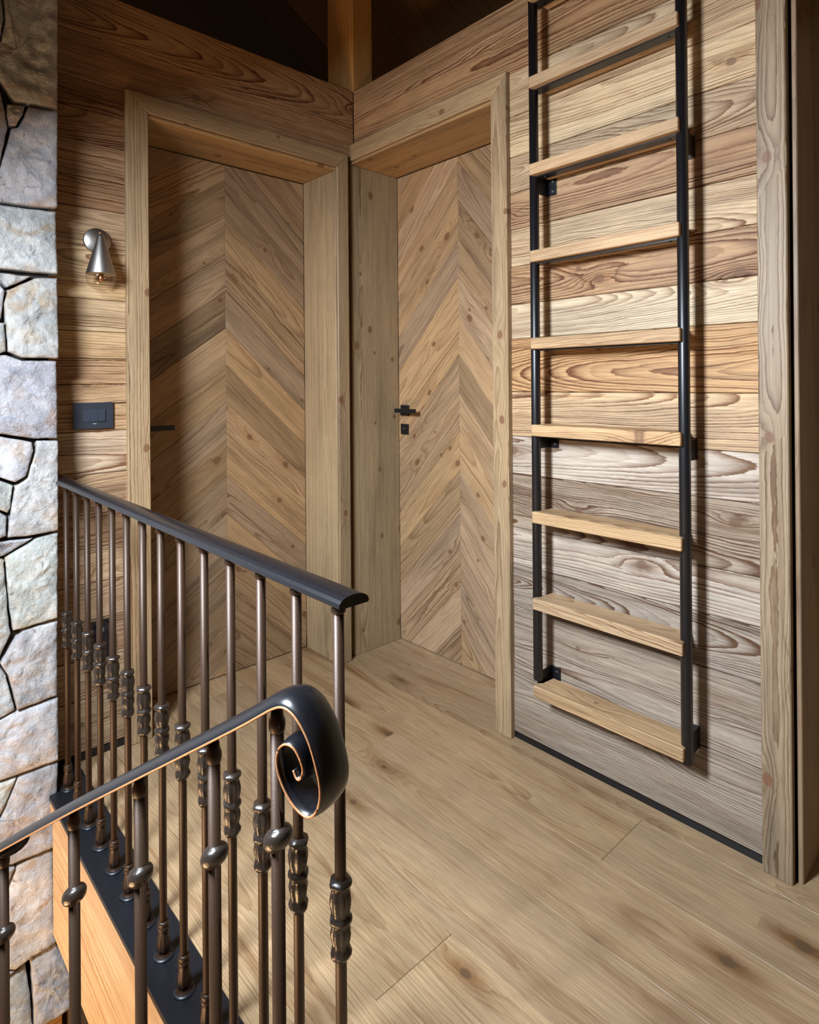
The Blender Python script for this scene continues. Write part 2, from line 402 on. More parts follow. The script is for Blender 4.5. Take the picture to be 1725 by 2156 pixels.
for (a, b), c in zip(zip(seams, seams[1:]), tones):
    plank('plank', rect(0.82, a, 1.60, b), RIGHT, random.uniform(-0.0015, 0.001), 0.02, 0, M['wall'], WR, (min(0.8, c[0] * 1.16), min(0.72, c[1] * 1.10), c[2] * 1.02, c[3]))
for a, b, c in ((2.178, 2.296, (0.44, 0.25, 0.12, 0.9)), (2.296, 2.414, (0.52, 0.32, 0.17, 1.2))):
    plank('plank', rect(0.0, a, 1.60, b), RIGHT, 0, 0.02, 0, M['wall'], WR, c)
timber('wall_cap', M['wall'], WR, (0.0, 0.0205, 2.398), (1.60, 0.19, 2.4125), 'x', (0.22, 0.13, 0.07, 0.6), 0.001)
struct(boxes('baseboard_right', M['black'], None, [((0.84, 0.0012, 0.0), (1.588, 0.020, 0.0185))]))

# ------------------------------------------------------------------ left wall
WL = struct(boxes('wall_left', M['backing'], None, [((-0.20, -1.75, 0.0), (-0.021, -0.90, 2.40)), ((-0.20, -0.90, 2.08), (-0.021, -0.001, 2.40))]))
sl = [0.025, 0.105, 0.188, 0.313, 0.43, 0.545, 0.655, 0.761, 0.887, 1.021, 1.108, 1.169, 1.25, 1.336, 1.438, 1.603, 1.723, 1.818, 1.93, 2.03, 2.122]
tl = [(0.30, 0.22, 0.15), (0.33, 0.25, 0.17), (0.36, 0.28, 0.20), (0.30, 0.20, 0.13), (0.34, 0.24, 0.16), (0.42, 0.31, 0.21), (0.28, 0.18, 0.11),
      (0.36, 0.25, 0.16), (0.48, 0.38, 0.29), (0.40, 0.27, 0.16), (0.42, 0.29, 0.18), (0.46, 0.31, 0.19), (0.52, 0.37, 0.22), (0.46, 0.34, 0.22),
      (0.54, 0.40, 0.25), (0.44, 0.31, 0.20), (0.34, 0.21, 0.12), (0.38, 0.25, 0.15), (0.30, 0.17, 0.09), (0.26, 0.14, 0.07)]
for (a, b), c in zip(zip(sl, sl[1:]), tl):
    plank('plank', rect(-1.75, a, -0.925, b), LEFT, random.uniform(-0.0015, 0.001), 0.02, 0, M['wall'], WL, (c[0] * 1.25, c[1] * 1.15, c[2] * 1.02, random.uniform(0.7, 1.1)))
for a, b, c in ((2.122, 2.268, (0.44, 0.25, 0.125, 1.0)), (2.268, 2.414, (0.42, 0.24, 0.115, 1.15))):
    plank('plank', rect(-1.75, a, -0.0005, b), LEFT, 0, 0.02, 0, M['wall'], WL, c)
timber('wall_cap', M['wall'], WL, (-0.19, -1.75, 2.398), (-0.0205, -0.0005, 2.4125), 'y', (0.22, 0.13, 0.07, 0.6), 0.001)
struct(boxes('baseboard_left', M['black'], None, [((-0.020, -1.17, 0.0), (-0.002, -0.943, 0.0235))]))

# ------------------------------------------------------------------ chevron doors
def door(name, F, u0, u1, uc, z1, depth, up_l, up_r, step, seam0, tone, mirror=False):
    D = empty_struct(name)
    n = F.n
    def bx(nm, ua, ub, za, zb, na, nb, mat):
        c = [F.o + F.u * ua + F.v * za + n * na, F.o + F.u * ub + F.v * zb + n * nb]
        lo = [min(p[i] for p in c) for i in range(3)]; hi = [max(p[i] for p in c) for i in range(3)]
        return boxes(nm, mat, D, [(lo, hi)])
    bx('core', u0, u1, 0.004, z1, -depth - 0.04, -depth - 0.0125, M['backing'])
    for side, ang in ((0, up_l), (1, -up_r)):
        half = rect(u0, 0.004, uc, z1) if side == 0 else rect(uc, 0.004, u1, z1)
        ca, sa = math.cos(ang), math.sin(ang)
        # strips: lines through (uc, seam0 + k*step) at the grain angle
        nx, ny = -sa, ca
        k = -30
        while k < 40:
            c0 = nx * uc + ny * (seam0 + k * step); c1 = nx * uc + ny * (seam0 + (k + 1) * step)
            pl = clip(clip(half, nx, ny, c1), -nx, -ny, -c0)
            k += 1
            if len(pl) < 3: continue
            q = []
            for p in pl:
                if not q or math.hypot(p[0] - q[-1][0], p[1] - q[-1][1]) > 0.002: q.append(p)
            if len(q) > 2 and math.hypot(q[0][0] - q[-1][0], q[0][1] - q[-1][1]) < 0.002: q.pop()
            if len(q) < 3: continue
            ar = abs(sum(q[i][0] * q[(i + 1) % len(q)][1] - q[(i + 1) % len(q)][0] * q[i][1] for i in range(len(q)))) / 2
            if ar < 0.0006: continue
            plank('plank', q, F, -depth + random.uniform(-0.0006, 0.0004), 0.012, ang, M['door'], D, jit(tone, 0.24, random.uniform(0.6, 1.3)), gap=0.0003, ch=0.0012)
    return D
DT = (0.365, 0.228, 0.122)
D1 = door('door_1', LEFT, -0.872, -0.1105, -0.481, 2.048, 0.224, math.radians(35), math.radians(43), 0.149, 0.05, DT)
D2 = door('door_2', RIGHT, -0.005, 0.80, 0.369, 2.098, 0.252, math.radians(46), math.radians(50), 0.159, 0.01, (0.41, 0.262, 0.145))
D3 = door('door_3', RIGHT, 1.668, 2.48, 2.07, 2.098, 0.252, math.radians(46), math.radians(50), 0.159, 0.01, (0.33, 0.235, 0.135))
# casings and jambs
CT = (0.35, 0.245, 0.14, 0.7)
def vpl(nm, poly, F, off, th, par, c=CT): return plank(nm, poly, F, off, th, PI / 2, M['casing'], par, c, gap=0.0002, ch=0.0025)
def hpl(nm, poly, F, off, th, par, c=CT): return plank(nm, poly, F, off, th, 0, M['casing'], par, c, gap=0.0002, ch=0.0025)
T1 = empty_struct('trim_1')
yo, yi, yj, zo, zi = -0.942, -0.871, -0.104, 2.125, 2.064
ye = -0.047
vpl('casing_board', [(yo, 0), (yi, 0), (yi, zi), (yo, zo)], LEFT, 0.022, 0.0212, T1, (0.42, 0.29, 0.165, 1.0))
hpl('casing_board', [(yo, zo), (yi, zi), (yj, zi), (ye, zo)], LEFT, 0.022, 0.0212, T1, (0.36, 0.235, 0.125, 0.9))
vpl('casing_board', [(yj, 0), (ye, 0), (ye, zo), (yj, zi)], LEFT, 0.022, 0.0212, T1, (0.36, 0.25, 0.14, 0.8))
timber('jamb', M['casing'], T1, (-0.224, -0.110, 0), (0.013, -0.0985, 2.0505), 'z', (0.42, 0.295, 0.165, 0.8), 0.002)
timber('jamb', M['casing'], T1, (-0.224, -0.884, 0), (0.013, -0.8725, 2.0505), 'z', (0.30, 0.22, 0.13, 0.6), 0.002)
timber('head_jamb', M['casing'], T1, (-0.224, -0.884, 2.051), (0.013, -0.0985, 2.0625), 'y', (0.42, 0.25, 0.11, 0.8), 0.002)
T2 = empty_struct('trim_2')
xo, xi, zo2, zi2 = 0.840, 0.774, 2.1815, 2.113
hpl('casing_board', [(-0.045, zo2), (-0.012, zi2), (xi, zi2), (xo, zo2)], RIGHT, 0.022, 0.0212, T2, (0.42, 0.28, 0.15, 1.0))
vpl('casing_board', [(xi, 0), (xo, 0), (xo, zo2), (xi, zi2)], RIGHT, 0.022, 0.0212, T2, (0.37, 0.255, 0.145, 1.0))
vpl('casing_board', [(-0.045, 0), (-0.0165, 0), (-0.0165, zi2), (-0.045, zo2)], RIGHT, 0.022, 0.0212, T2)
timber('jamb', M['casing'], T2, (-0.0160, -0.013, 0), (-0.005, 0.252, 2.0995), 'z', (0.36, 0.26, 0.15, 0.8), 0.002)
timber('jamb', M['casing'], T2, (0.7745, -0.013, 0), (0.786, 0.252, 2.0995), 'z', (0.30, 0.22, 0.13, 0.7), 0.002)
timber('head_jamb', M['casing'], T2, (-0.0160, -0.013, 2.1), (0.786, 0.252, 2.1115), 'x', (0.42, 0.25, 0.11, 0.8), 0.002)
T3 = empty_struct('trim_3')
vpl('casing_board', rect(1.588, 0, 1.6525, 2.9), RIGHT, 0.022, 0.0212, T3, (0.30, 0.215, 0.135, 1.1))
timber('jamb', M['casing'], T3, (1.657, 0.001, 0), (1.668, 0.30, 2.9), 'z', (0.26, 0.17, 0.10, 0.7), 0.002)

# ------------------------------------------------------------------ handles
def handle_right():
    t = D2
    h = boxes('rosette', M['black'], t, [((0.014, 0.243, 1.019), (0.066, 0.2518, 1.066))], 0.0015)
    bm = bmesh.new(); tube(bm, [(0.040, 0.2435, 1.043), (0.040, 0.205, 1.043)], 0.009, 14)
    link('lever_neck', bm_mesh(bm, 'lever_neck'), M['black'], h)
    boxes('lever', M['black'], h, [((0.030, 0.192, 1.034), (0.158, 0.206, 1.052))], 0.0015)
    e = boxes('escutcheon', M['black'], t, [((0.014, 0.244, 0.934), (0.062, 0.2518, 0.981))], 0.0015)
    bm = bmesh.new(); tube(bm, [(0.038, 0.2445, 0.961), (0.038, 0.2425, 0.961)], 0.0035, 10)
    bm2 = bm
    link('key_barrel', bm_mesh(bm2, 'key_barrel'), M['screw'], e)
handle_right()
def handle_left():
    h = boxes('rosette', M['black'], D1, [((-0.2237, -0.858, 0.985), (-0.215, -0.812, 1.031))], 0.0015)
    bm = bmesh.new(); tube(bm, [(-0.2155, -0.835, 1.008), (-0.182, -0.835, 1.008)], 0.009, 14)
    link('lever_neck', bm_mesh(bm, 'lever_neck'), M['black'], h)
    boxes('lever', M['black'], h, [((-0.184, -0.845, 0.997), (-0.170, -0.712, 1.016))], 0.0015)
handle_left()

# ------------------------------------------------------------------ corner post and roof
P = thing('corner_post', 'orange-brown square timber post rising above the corner of the two plank walls', 'post', (-0.09, 0.05, 2.40))
for a, b, c in ((-0.185, -0.0655, (0.62, 0.33, 0.11, 0.7)), (-0.0650, 0.0, (0.66, 0.35, 0.12, 0.7))):
    timber('post_board', M['beam'], P, (a, 0.0, 2.413), (b, 0.105, 3.12), 'z', c, 0.002)
CE = empty_struct('ceiling')
k = 0.6; L = math.hypot(1, k)
RF = Frame((0, 0, 3.25), (1, 0, 0), (0, -1 / L, k / L))
x = -6.0; i = 0
random.seed(11)
while x < 3.6:
    w = random.choice((0.16, 0.19, 0.22))
    dark = x < -1.0  # same roof, but the left boards have its shade in their colour
    c = (0.035, 0.022, 0.014, 0.6) if dark else random.choice(((0.14, 0.078, 0.03, .8), (0.26, 0.14, 0.05, .8), (0.05, 0.028, 0.012, .8)))
    plank('plank', rect(x, -4.2, x + w, 3.6), RF, 0, 0.02, PI / 2, M['roof'], CE, c)
    x += w

# ------------------------------------------------------------------ stone pier
STONES = [[(-1.3,2.316),(-1.161,2.379),(-1.164,1.955),(-1.226,1.954),(-1.271,1.948),(-1.284,1.973),(-1.304,1.999),(-1.331,2.048),(-1.299,2.11),(-1.29,2.165)],[(-1.456,2.245),(-1.302,2.315),(-1.293,2.164),(-1.303,2.109),(-1.336,2.058),(-1.457,1.979)],[(-1.287,1.937),(-1.243,1.946),(-1.249,1.918),(-1.265,1.882),(-1.283,1.88),(-1.289,1.907)],[(-1.237,1.945),(-1.164,1.949),(-1.167,1.674),(-1.251,1.667),(-1.306,1.667),(-1.338,1.674),(-1.305,1.761),(-1.283,1.844),(-1.278,1.873),(-1.263,1.88),(-1.247,1.916)],[(-1.457,1.967),(-1.304,1.992),(-1.291,1.919),(-1.286,1.869),(-1.305,1.767),(-1.338,1.683),(-1.459,1.653)],[(-1.459,1.641),(-1.306,1.66),(-1.239,1.662),(-1.166,1.669),(-1.165,1.485),(-1.24,1.484),(-1.307,1.484),(-1.46,1.472)],[(-1.339,1.469),(-1.307,1.473),(-1.229,1.472),(-1.263,1.449),(-1.292,1.433),(-1.307,1.452)],[(-1.22,1.469),(-1.166,1.474),(-1.165,1.244),(-1.254,1.243),(-1.29,1.259),(-1.298,1.389),(-1.29,1.428)],[(-1.46,1.448),(-1.312,1.449),(-1.296,1.426),(-1.301,1.375),(-1.304,1.347),(-1.461,1.332)],[(-1.461,1.326),(-1.297,1.338),(-1.293,1.26),(-1.309,1.252),(-1.461,1.253)],[(-1.461,1.248),(-1.293,1.252),(-1.253,1.237),(-1.166,1.239),(-1.167,1.014),(-1.232,1.018),(-1.31,1.036),(-1.462,1.056)],[(-1.463,1.048),(-1.31,1.03),(-1.234,1.01),(-1.229,0.984),(-1.25,0.916),(-1.276,0.902),(-1.311,0.918),(-1.463,0.945)],[(-1.221,1.012),(-1.167,1.008),(-1.168,0.751),(-1.245,0.748),(-1.293,0.751),(-1.29,0.795),(-1.275,0.89),(-1.246,0.913),(-1.226,0.981)],[(-1.463,0.939),(-1.311,0.911),(-1.278,0.893),(-1.285,0.833),(-1.292,0.818),(-1.311,0.83),(-1.464,0.864)],[(-1.464,0.858),(-1.311,0.824),(-1.294,0.811),(-1.296,0.757),(-1.312,0.753),(-1.464,0.774)],[(-1.464,0.769),(-1.312,0.744),(-1.228,0.74),(-1.301,0.703),(-1.312,0.702),(-1.464,0.726)],[(-1.224,0.737),(-1.17,0.746),(-1.173,0.502),(-1.247,0.496),(-1.283,0.494),(-1.294,0.602),(-1.299,0.698)],[(-1.464,0.72),(-1.302,0.696),(-1.295,0.589),(-1.291,0.511),(-1.286,0.49),(-1.303,0.45),(-1.314,0.424),(-1.466,0.465)],[(-1.17,0.497),(-1.174,0.282),(-1.275,0.279),(-1.294,0.376),(-1.312,0.414),(-1.287,0.456),(-1.258,0.489)],[(-1.466,0.459),(-1.314,0.408),(-1.298,0.377),(-1.278,0.278),(-1.315,0.269),(-1.467,0.307)],[(-1.173,0.276),(-1.175,0.104),(-1.316,0.102),(-1.468,0.145),(-1.467,0.299),(-1.315,0.264),(-1.275,0.273)],[(-1.468,0.137),(-1.316,0.096),(-1.276,0.094),(-1.3,0.037),(-1.316,0.007),(-1.468,0.055)],[(-1.272,0.095),(-1.175,0.098),(-1.177,0.014),(-1.183,-0.017),(-1.186,-0.14),(-1.239,-0.141),(-1.29,-0.14),(-1.469,-0.043),(-1.468,0.049),(-1.316,0.0),(-1.297,0.036)],[(-1.276,-0.152),(-1.186,-0.145),(-1.186,-0.378),(-1.18,-0.412),(-1.25,-0.421),(-1.284,-0.429),(-1.319,-0.403),(-1.47,-0.297),(-1.469,-0.154),(-1.318,-0.229),(-1.297,-0.206)],[(-1.469,-0.05),(-1.317,-0.133),(-1.295,-0.146),(-1.28,-0.152),(-1.301,-0.202),(-1.318,-0.222),(-1.469,-0.148)],[(-1.18,-0.417),(-1.143,-0.541),(-1.143,-0.62),(-1.24,-0.625),(-1.241,-0.53),(-1.246,-0.429)],[(-1.471,-0.365),(-1.319,-0.445),(-1.256,-0.443),(-1.246,-0.526),(-1.243,-0.625),(-1.32,-0.629),(-1.472,-0.565)],[(-1.47,-0.303),(-1.319,-0.41),(-1.282,-0.436),(-1.319,-0.438),(-1.471,-0.359)]]
WS = struct(boxes('wall_stone', M['mortar'], None, [((0.002, -2.25, -0.62), (0.098, -1.186, 2.95)), ((0.002, -2.25, -0.62), (0.098, -1.150, -0.405))]))
def stone(poly, i):
    tint = random.uniform(0.86, 1.1)
    poly = inset(poly, 0.0007)
    n = len(poly)
    # resample the outline
    per = sum(math.hypot(poly[j][0] - poly[(j + 1) % n][0], poly[j][1] - poly[(j + 1) % n][1]) for j in range(n))
    step = max(0.005, per / 96)
    out = []
    for j in range(n):
        a, b = poly[j], poly[(j + 1) % n]; l = math.hypot(a[0] - b[0], a[1] - b[1]); m = max(1, int(round(l / step)))
        for q in range(m):
            t = q / m; p = (a[0] + (b[0] - a[0]) * t, a[1] + (b[1] - a[1]) * t)
            nz = noise.noise_vector((p[0] * 38, p[1] * 38, i * 3.1)) * 0.0018
            out.append((p[0] + nz.x, p[1] + nz.y))
    cu = sum(p[0] for p in poly) / n; cv = sum(p[1] for p in poly) / n
    size = math.sqrt(abs(sum(poly[j][0] * poly[(j + 1) % n][1] - poly[(j + 1) % n][0] * poly[j][1] for j in range(n))) / 2)
    bulge = min(0.006, size * 0.06)
    tilt = (random.uniform(-0.10, 0.10), random.uniform(-0.10, 0.10))
    def h(u, v, t):
        e = 1 - t ** 5
        z = 0.022 + bulge * e + tilt[0] * (u - cu) + tilt[1] * (v - cv)
        f = noise.fractal((u * 17, v * 17, i * 5.7), 0.9, 2.1, 5)
        rg = 1 - abs(noise.fractal((u * 11 + 9, v * 15, i * 2.3), 1.0, 2.0, 3))
        g2 = noise.fractal((u * 42 + 3, v * 42, i * 1.7), 0.8, 2.0, 4)
        return z + (f * 0.005 + (rg - 0.7) * 0.008 + g2 * 0.0035) * (0.45 + 0.55 * e)
    bm = bmesh.new(); rings = []
    ts = (1.0, 1.0, 0.985, 0.95, 0.90, 0.84, 0.78, 0.71, 0.64, 0.57, 0.50, 0.42, 0.34, 0.26, 0.17, 0.08)
    for ri, t in enumerate(ts):
        ring = []
        for (u, v) in out:
            uu, vv = cu + (u - cu) * t, cv + (v - cv) * t
            z = -0.028 if ri == 0 else (h(uu, vv, t) - (0.006 if ri == 1 else 0.0015 if ri == 2 else 0))
            ring.append(bm.verts.new((uu - cu, vv - cv, z)))
        rings.append(ring)
    N = len(out)
    for A, B in zip(rings, rings[1:]):
        for q in range(N): bm.faces.new((A[q], A[(q + 1) % N], B[(q + 1) % N], B[q]))
    cc = bm.verts.new((0, 0, h(cu, cv, 0)))
    for q in range(N): bm.faces.new((rings[-1][q], rings[-1][(q + 1) % N], cc))
    me = bm_mesh(bm, 'stone')
    mw = Matrix(((0, 0, 1), (1, 0, 0), (0, 1, 0))).to_4x4(); mw.translation = (0.126 - 0.022, cu, cv)
    o = link('stone', me, M['stone'], WS, mw, (tint, tint * random.uniform(0.95, 1.0), tint * random.uniform(0.9, 1.02), 1))
    for f in me.polygons: f.use_smooth = True
random.seed(5)
def rubble(y0, y1, z0, z1):
    """more of the same stonework: uneven courses of uneven stones"""
    out = []; z = z0
    while z < z1 - 0.05:
        zt = min(z1, z + random.uniform(0.10, 0.19)); y = y0
        while y < y1 - 0.01:
            yt = y + random.uniform(0.13, 0.30)
            if yt > y1 - 0.08: yt = y1
            q = [[y, z], [yt, z], [yt, zt], [y, zt]]
            for p in q:
                if y0 < p[0] < y1: p[0] += random.uniform(-0.012, 0.012)
            out.append([tuple(p) for p in q]); y = yt
        z = zt
    return out
ytl = min(p[0] for s in STONES for p in s); ztp = max(p[1] for s in STONES for p in s)
STONES = STONES + rubble(-2.24, ytl - 0.002, -0.615, 2.94) + rubble(ytl, -1.178, ztp + 0.002, 2.94)
for i, s in enumerate(STONES): stone(s, i)
# timber under the stonework
timber('lintel', M['beam'], WS, (-0.02, -1.75, -0.80), (0.115, -1.165, -0.637), 'y', (0.42, 0.22, 0.07, 0.8))
timber('lintel', M['beam'], WS, (0.02, -1.150, -0.95), (0.10, -1.110, -0.637), 'z', (0.50, 0.34, 0.19, 0.8))

# ------------------------------------------------------------------ landing beam
B = thing('edge_beam', 'honey-coloured fir beam carrying the landing edge below the black steel plate', 'beam', (0.85, -1.15, -0.40))
timber('upper_board', M['beam'], B, (0.131, -1.197, -0.062), (1.50, -1.0955, -0.001), 'x', (0.50, 0.32, 0.17, 0.8))
timber('lower_board', M['beam'], B, (0.131, -1.192, -0.385), (1.50, -1.0955, -0.063), 'x', (0.58, 0.39, 0.215, 1.0))

# ------------------------------------------------------------------ landing railing
RY = -1.152
LR = thing('landing_railing', 'black iron railing with straight handrail along the landing edge', 'railing', (0.8, RY, 0.012))
bm = bmesh.new()
pl = [(0.132, -1.200), (1.50, -1.200), (1.50, -1.098), (0.002, -1.098), (0.002, -1.165), (0.132, -1.165)]
lo = [bm.verts.new((a, b, 0.0005)) for a, b in pl]; hi = [bm.verts.new((a, b, 0.012)) for a, b in pl]
bm.faces.new(hi); bm.faces.new(lo[::-1])
for i in range(6): bm.faces.new((lo[i], lo[(i + 1) % 6], hi[(i + 1) % 6], hi[i]))
link('base_plate', bm_mesh(bm, 'base_plate'), M['plate'], LR)
# handrail: flat-bottomed half oval
def halfoval(w, h, n=10):
    return [(-w / 2 + 0.002, 0.0), (-w / 2, 0.002)] + [(-w / 2 * math.cos(PI * k / n), 0.002 + (h - 0.002) * math.sin(PI * k / n) ** 0.85) for k in range(1, n)] + [(w / 2, 0.002), (w / 2 - 0.002, 0.0)]
bm = bmesh.new(); sec = halfoval(0.048, 0.0150)
A = [bm.verts.new((0.002, RY + a, 0.884 + b)) for a, b in sec]; C = [bm.verts.new((1.486, RY + a, 0.884 + b)) for a, b in sec]
bm.faces.new(A); bm.faces.new(C[::-1])
for q in range(len(sec)): bm.faces.new((A[q], A[(q + 1) % len(sec)], C[(q + 1) % len(sec)], C[q]))
hr = link('handrail', bm_mesh(bm, 'handrail'), M['rail'], LR)
boxes('wall_fixing', M['rail'], hr, [((0.001, RY - 0.020, 0.872), (0.012, RY + 0.020, 0.884))])
fl = lambda th, i: 1.0
bar_me = lathe_mesh('bar', [(0.0075, 0.012), (0.0075, 0.884)], 14); bar_me.materials.append(M['iron'])
def knotprof():
    z0 = 0.416
    pts = [(0.0076, 0), (0.0105, 0.001), (0.0135, 0.006), (0.0140, 0.010), (0.0115, 0.015), (0.0105, 0.020), (0.0125, 0.028), (0.0132, 0.034), (0.0120, 0.041), (0.0112, 0.045),
           (0.0118, 0.047), (0.0142, 0.049), (0.0146, 0.052), (0.0142, 0.055), (0.0116, 0.057), (0.0118, 0.062), (0.0134, 0.071), (0.0138, 0.078), (0.0124, 0.086), (0.0106, 0.092),
           (0.0112, 0.094), (0.0140, 0.096), (0.0148, 0.099), (0.0140, 0.102), (0.0095, 0.104), (0.0076, 0.105)]
    return [(r, z + z0) for r, z in pts]
KP = knotprof()
def kflute(th, i):
    rel = KP[i][1] - 0.416
    if 0.011 < rel < 0.046 or 0.057 < rel < 0.093: return 1 + 0.085 * math.cos(7 * th) + 0.03 * math.cos(3 * th + 1)
    return 1 + 0.05 * math.cos(5 * th + 0.7) * (1 if rel > 0.001 and rel < 0.104 else 0)
knot_me = lathe_mesh('ornament', KP, 42, kflute); knot_me.materials.append(M['cast'])
SP = [(0.0155, 0.0122), (0.0160, 0.014), (0.0145, 0.018), (0.0090, 0.021), (0.0115, 0.024), (0.0132, 0.031), (0.0122, 0.042), (0.0098, 0.056), (0.0088, 0.064), (0.0108, 0.066), (0.0116, 0.069), (0.0108, 0.072), (0.0092, 0.074), (0.0108, 0.077), (0.0104, 0.081), (0.0076, 0.083)]
shoe_me = lathe_mesh('shoe', SP, 36, lambda th, i: (1 + 0.06 * math.cos(8 * th)) if 4 <= i <= 7 else 1.0); shoe_me.materials.append(M['iron'])
cap_me = lathe_mesh('collar', [(0.0076, 0.866), (0.0098, 0.868), (0.0100, 0.872), (0.0088, 0.875), (0.0088, 0.8838)], 16); cap_me.materials.append(M['iron'])
flange_me = lathe_mesh('flange', [(0.021, 0.0121), (0.0205, 0.0145), (0.016, 0.0165)], 20); flange_me.materials.append(M['plate'])
NB = 14
for i in range(NB):
    bx = 0.135 + (1.452 - 0.135) * i / (NB - 1)
    mw = Matrix.Translation((bx, RY, 0)) @ Matrix.Rotation(random.uniform(-0.4, 0.4), 4, 'Z')
    b = link('baluster', bar_me, None, LR, mw)
    for nm, me in (('ornament', knot_me), ('shoe', shoe_me), ('collar', cap_me), ('flange', flange_me)):
        link(nm, me, None, b, mw)

# ------------------------------------------------------------------ stair railing
SD = Vector((0.96281, 0.27018, 0)); SN = Vector((0.27018, -0.96281, 0)); S0 = Vector((1.497, -1.267, 0))
def sp(s, z, off=0.0): return S0 + SD * s + SN * off + Vector((0, 0, z))
SR = thing('stair_railing', 'dark iron stair railing whose handrail ends in a large scroll', 'railing', tuple(sp(-0.4, -0.5)))
path = [(-0.95, 0.172), (-0.80, 0.275), (-0.60, 0.412), (-0.5765, 0.4289), (-0.3997, 0.546), (-0.2535, 0.640), (-0.1218, 0.724), (-0.0407, 0.776), (-0.0072, 0.7985), (0.0108, 0.8105), (0.0247, 0.8170), (0.0362, 0.8163),
        (0.0482, 0.8090), (0.0611, 0.7935), (0.0705, 0.7730), (0.0767, 0.7520), (0.0765, 0.7350), (0.0700, 0.7205), (0.0600, 0.7140), (0.0472, 0.7165), (0.0339, 0.7260),
        (0.0225, 0.7420), (0.0182, 0.7580), (0.0205, 0.7710), (0.0290, 0.7785), (0.0395, 0.7770), (0.0472, 0.7670), (0.0500, 0.7560), (0.0460, 0.7460), (0.0402, 0.7435), (0.0348, 0.7500)]
def crom(P, n):
    out = []
    for i in range(len(P) - 1):
        p0, p1, p2, p3 = P[max(i - 1, 0)], P[i], P[i + 1], P[min(i + 2, len(P) - 1)]
        for k in range(n):
            t = k / n
            out.append(tuple(0.5 * ((2 * b) + (-a + c) * t + (2 * a - 5 * b + 4 * c - d) * t * t + (-a + 3 * b - 3 * c + d) * t ** 3) for a, b, c, d in zip(p0, p1, p2, p3)))
    out.append(P[-1]); return out
pp = crom(path, 5)
# the strip: slightly domed outer face, flat inner face; tapers into the scroll's eye
sec = [(-1.0, 0.0), (-1.0, 0.16), (-0.93, 0.42), (-0.75, 0.70), (-0.4, 0.94), (0.0, 1.0), (0.4, 0.94), (0.75, 0.70), (0.93, 0.42), (1.0, 0.16), (1.0, 0.0), (0.5, -0.03), (-0.5, -0.03)]
bm = bmesh.new(); rings = []
N = len(pp)
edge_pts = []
for i, (s, z) in enumerate(pp):
    a = pp[max(i - 1, 0)]; b = pp[min(i + 1, N - 1)]
    ts, tz = b[0] - a[0], b[1] - a[1]; l = math.hypot(ts, tz); ts /= l; tz /= l
    ns, nz = -tz, ts              # outward (up on the straight, outside on the scroll)
    tap = 1.0 if i < N - 40 else 1.0 - 0.35 * (i - (N - 40)) / 40
    hw = 0.024 * tap; th = 0.0135 if i < 45 else max(0.0045, 0.0135 - 0.0090 * (i - 45) / 45)
    rings.append([bm.verts.new(sp(s + ns * th * q, z + nz * th * q, -w * hw)) for w, q in sec])
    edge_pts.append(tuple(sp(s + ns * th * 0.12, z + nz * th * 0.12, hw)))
for A, C in zip(rings, rings[1:]):
    for q in range(len(sec)): bm.faces.new((A[q], A[(q + 1) % len(sec)], C[(q + 1) % len(sec)], C[q]))
bm.faces.new(rings[0]); bm.faces.new(rings[-1][::-1])
shr = link('handrail', bm_mesh(bm, 'handrail'), M['rail'], SR, smooth=True)
bm = bmesh.new(); tube(bm, edge_pts, 0.0013, 6)  # thin bronze strip paints the warm reflection on the rail's near edge
e = link('reflection_edge', bm_mesh(bm, 'reflection_edge'), M['copper'], shr, smooth=True); e['label'] = 'bronze-coloured lower edge, warm reflection painted in'
knobs = [(-0.004, 0.653, 0.795), (-0.1092, 0.592, 0.727), (-0.2555, 0.508, 0.636), (-0.413, 0.415, 0.535), (-0.620, 0.262, 0.396), (-0.78, 0.168, 0.285)]
def knob_mesh():
    bm = bmesh.new(); n = 22; rings = []
    for j in range(13):
        ph = -PI / 2 + PI * j / 12
        rr = max(0.0078, 0.0168 * math.cos(ph) ** 0.7 if math.cos(ph) > 0 else 0.0078)
        rings.append([bm.verts.new((rr * math.cos(2 * PI * k / n), rr * math.sin(2 * PI * k / n), 0.0135 * math.sin(ph) + 0.36 * rr * math.cos(2 * PI * k / n))) for k in range(n)])
    for A, C in zip(rings, rings[1:]):
        for q in range(n): bm.faces.new((A[q], A[(q + 1) % n], C[(q + 1) % n], C[q]))
    bm.faces.new(rings[0][::-1]); bm.faces.new(rings[-1])
    me = bm_mesh(bm, 'knob')
    for f in me.polygons: f.use_smooth = True
    return me
kme = knob_mesh(); kme.materials.append(M['cast'])
sang = math.atan2(SD.y, SD.x)
for s, zk, zt in knobs:
    p = sp(s, 0)
    zb = zt - 1.02
    me = lathe_mesh('baluster', [(0.0078, zb), (0.0078, zt - 0.020)], 14)
    mw = Matrix.Translation((p.x, p.y, 0))
    b = link('baluster', me, M['iron'], SR, mw)
    link('knob', kme, None, b, Matrix.Translation((p.x, p.y, zk)) @ Matrix.Rotation(sang, 4, 'Z'))
    me = lathe_mesh('collar', [(0.0078, zt - 0.022), (0.0088, zt - 0.020), (0.0096, zt - 0.015), (0.0092, zt - 0.009), (0.0075, zt - 0.005), (0.0065, zt + 0.003)], 16)
    link('collar', me, M['iron'], b, mw)
bm = bmesh.new()
prof = [(0.04, -0.20), (-0.98, -0.86), (-0.98, -0.90), (0.04, -0.24)]
A = [bm.verts.new(sp(s, z, -0.02)) for s, z in prof]; C = [bm.verts.new(sp(s, z, 0.02)) for s, z in prof]
bm.faces.new(A); bm.faces.new(C[::-1])
for q in range(4): bm.faces.new((A[q], A[(q + 1) % 4], C[(q + 1) % 4], C[q]))
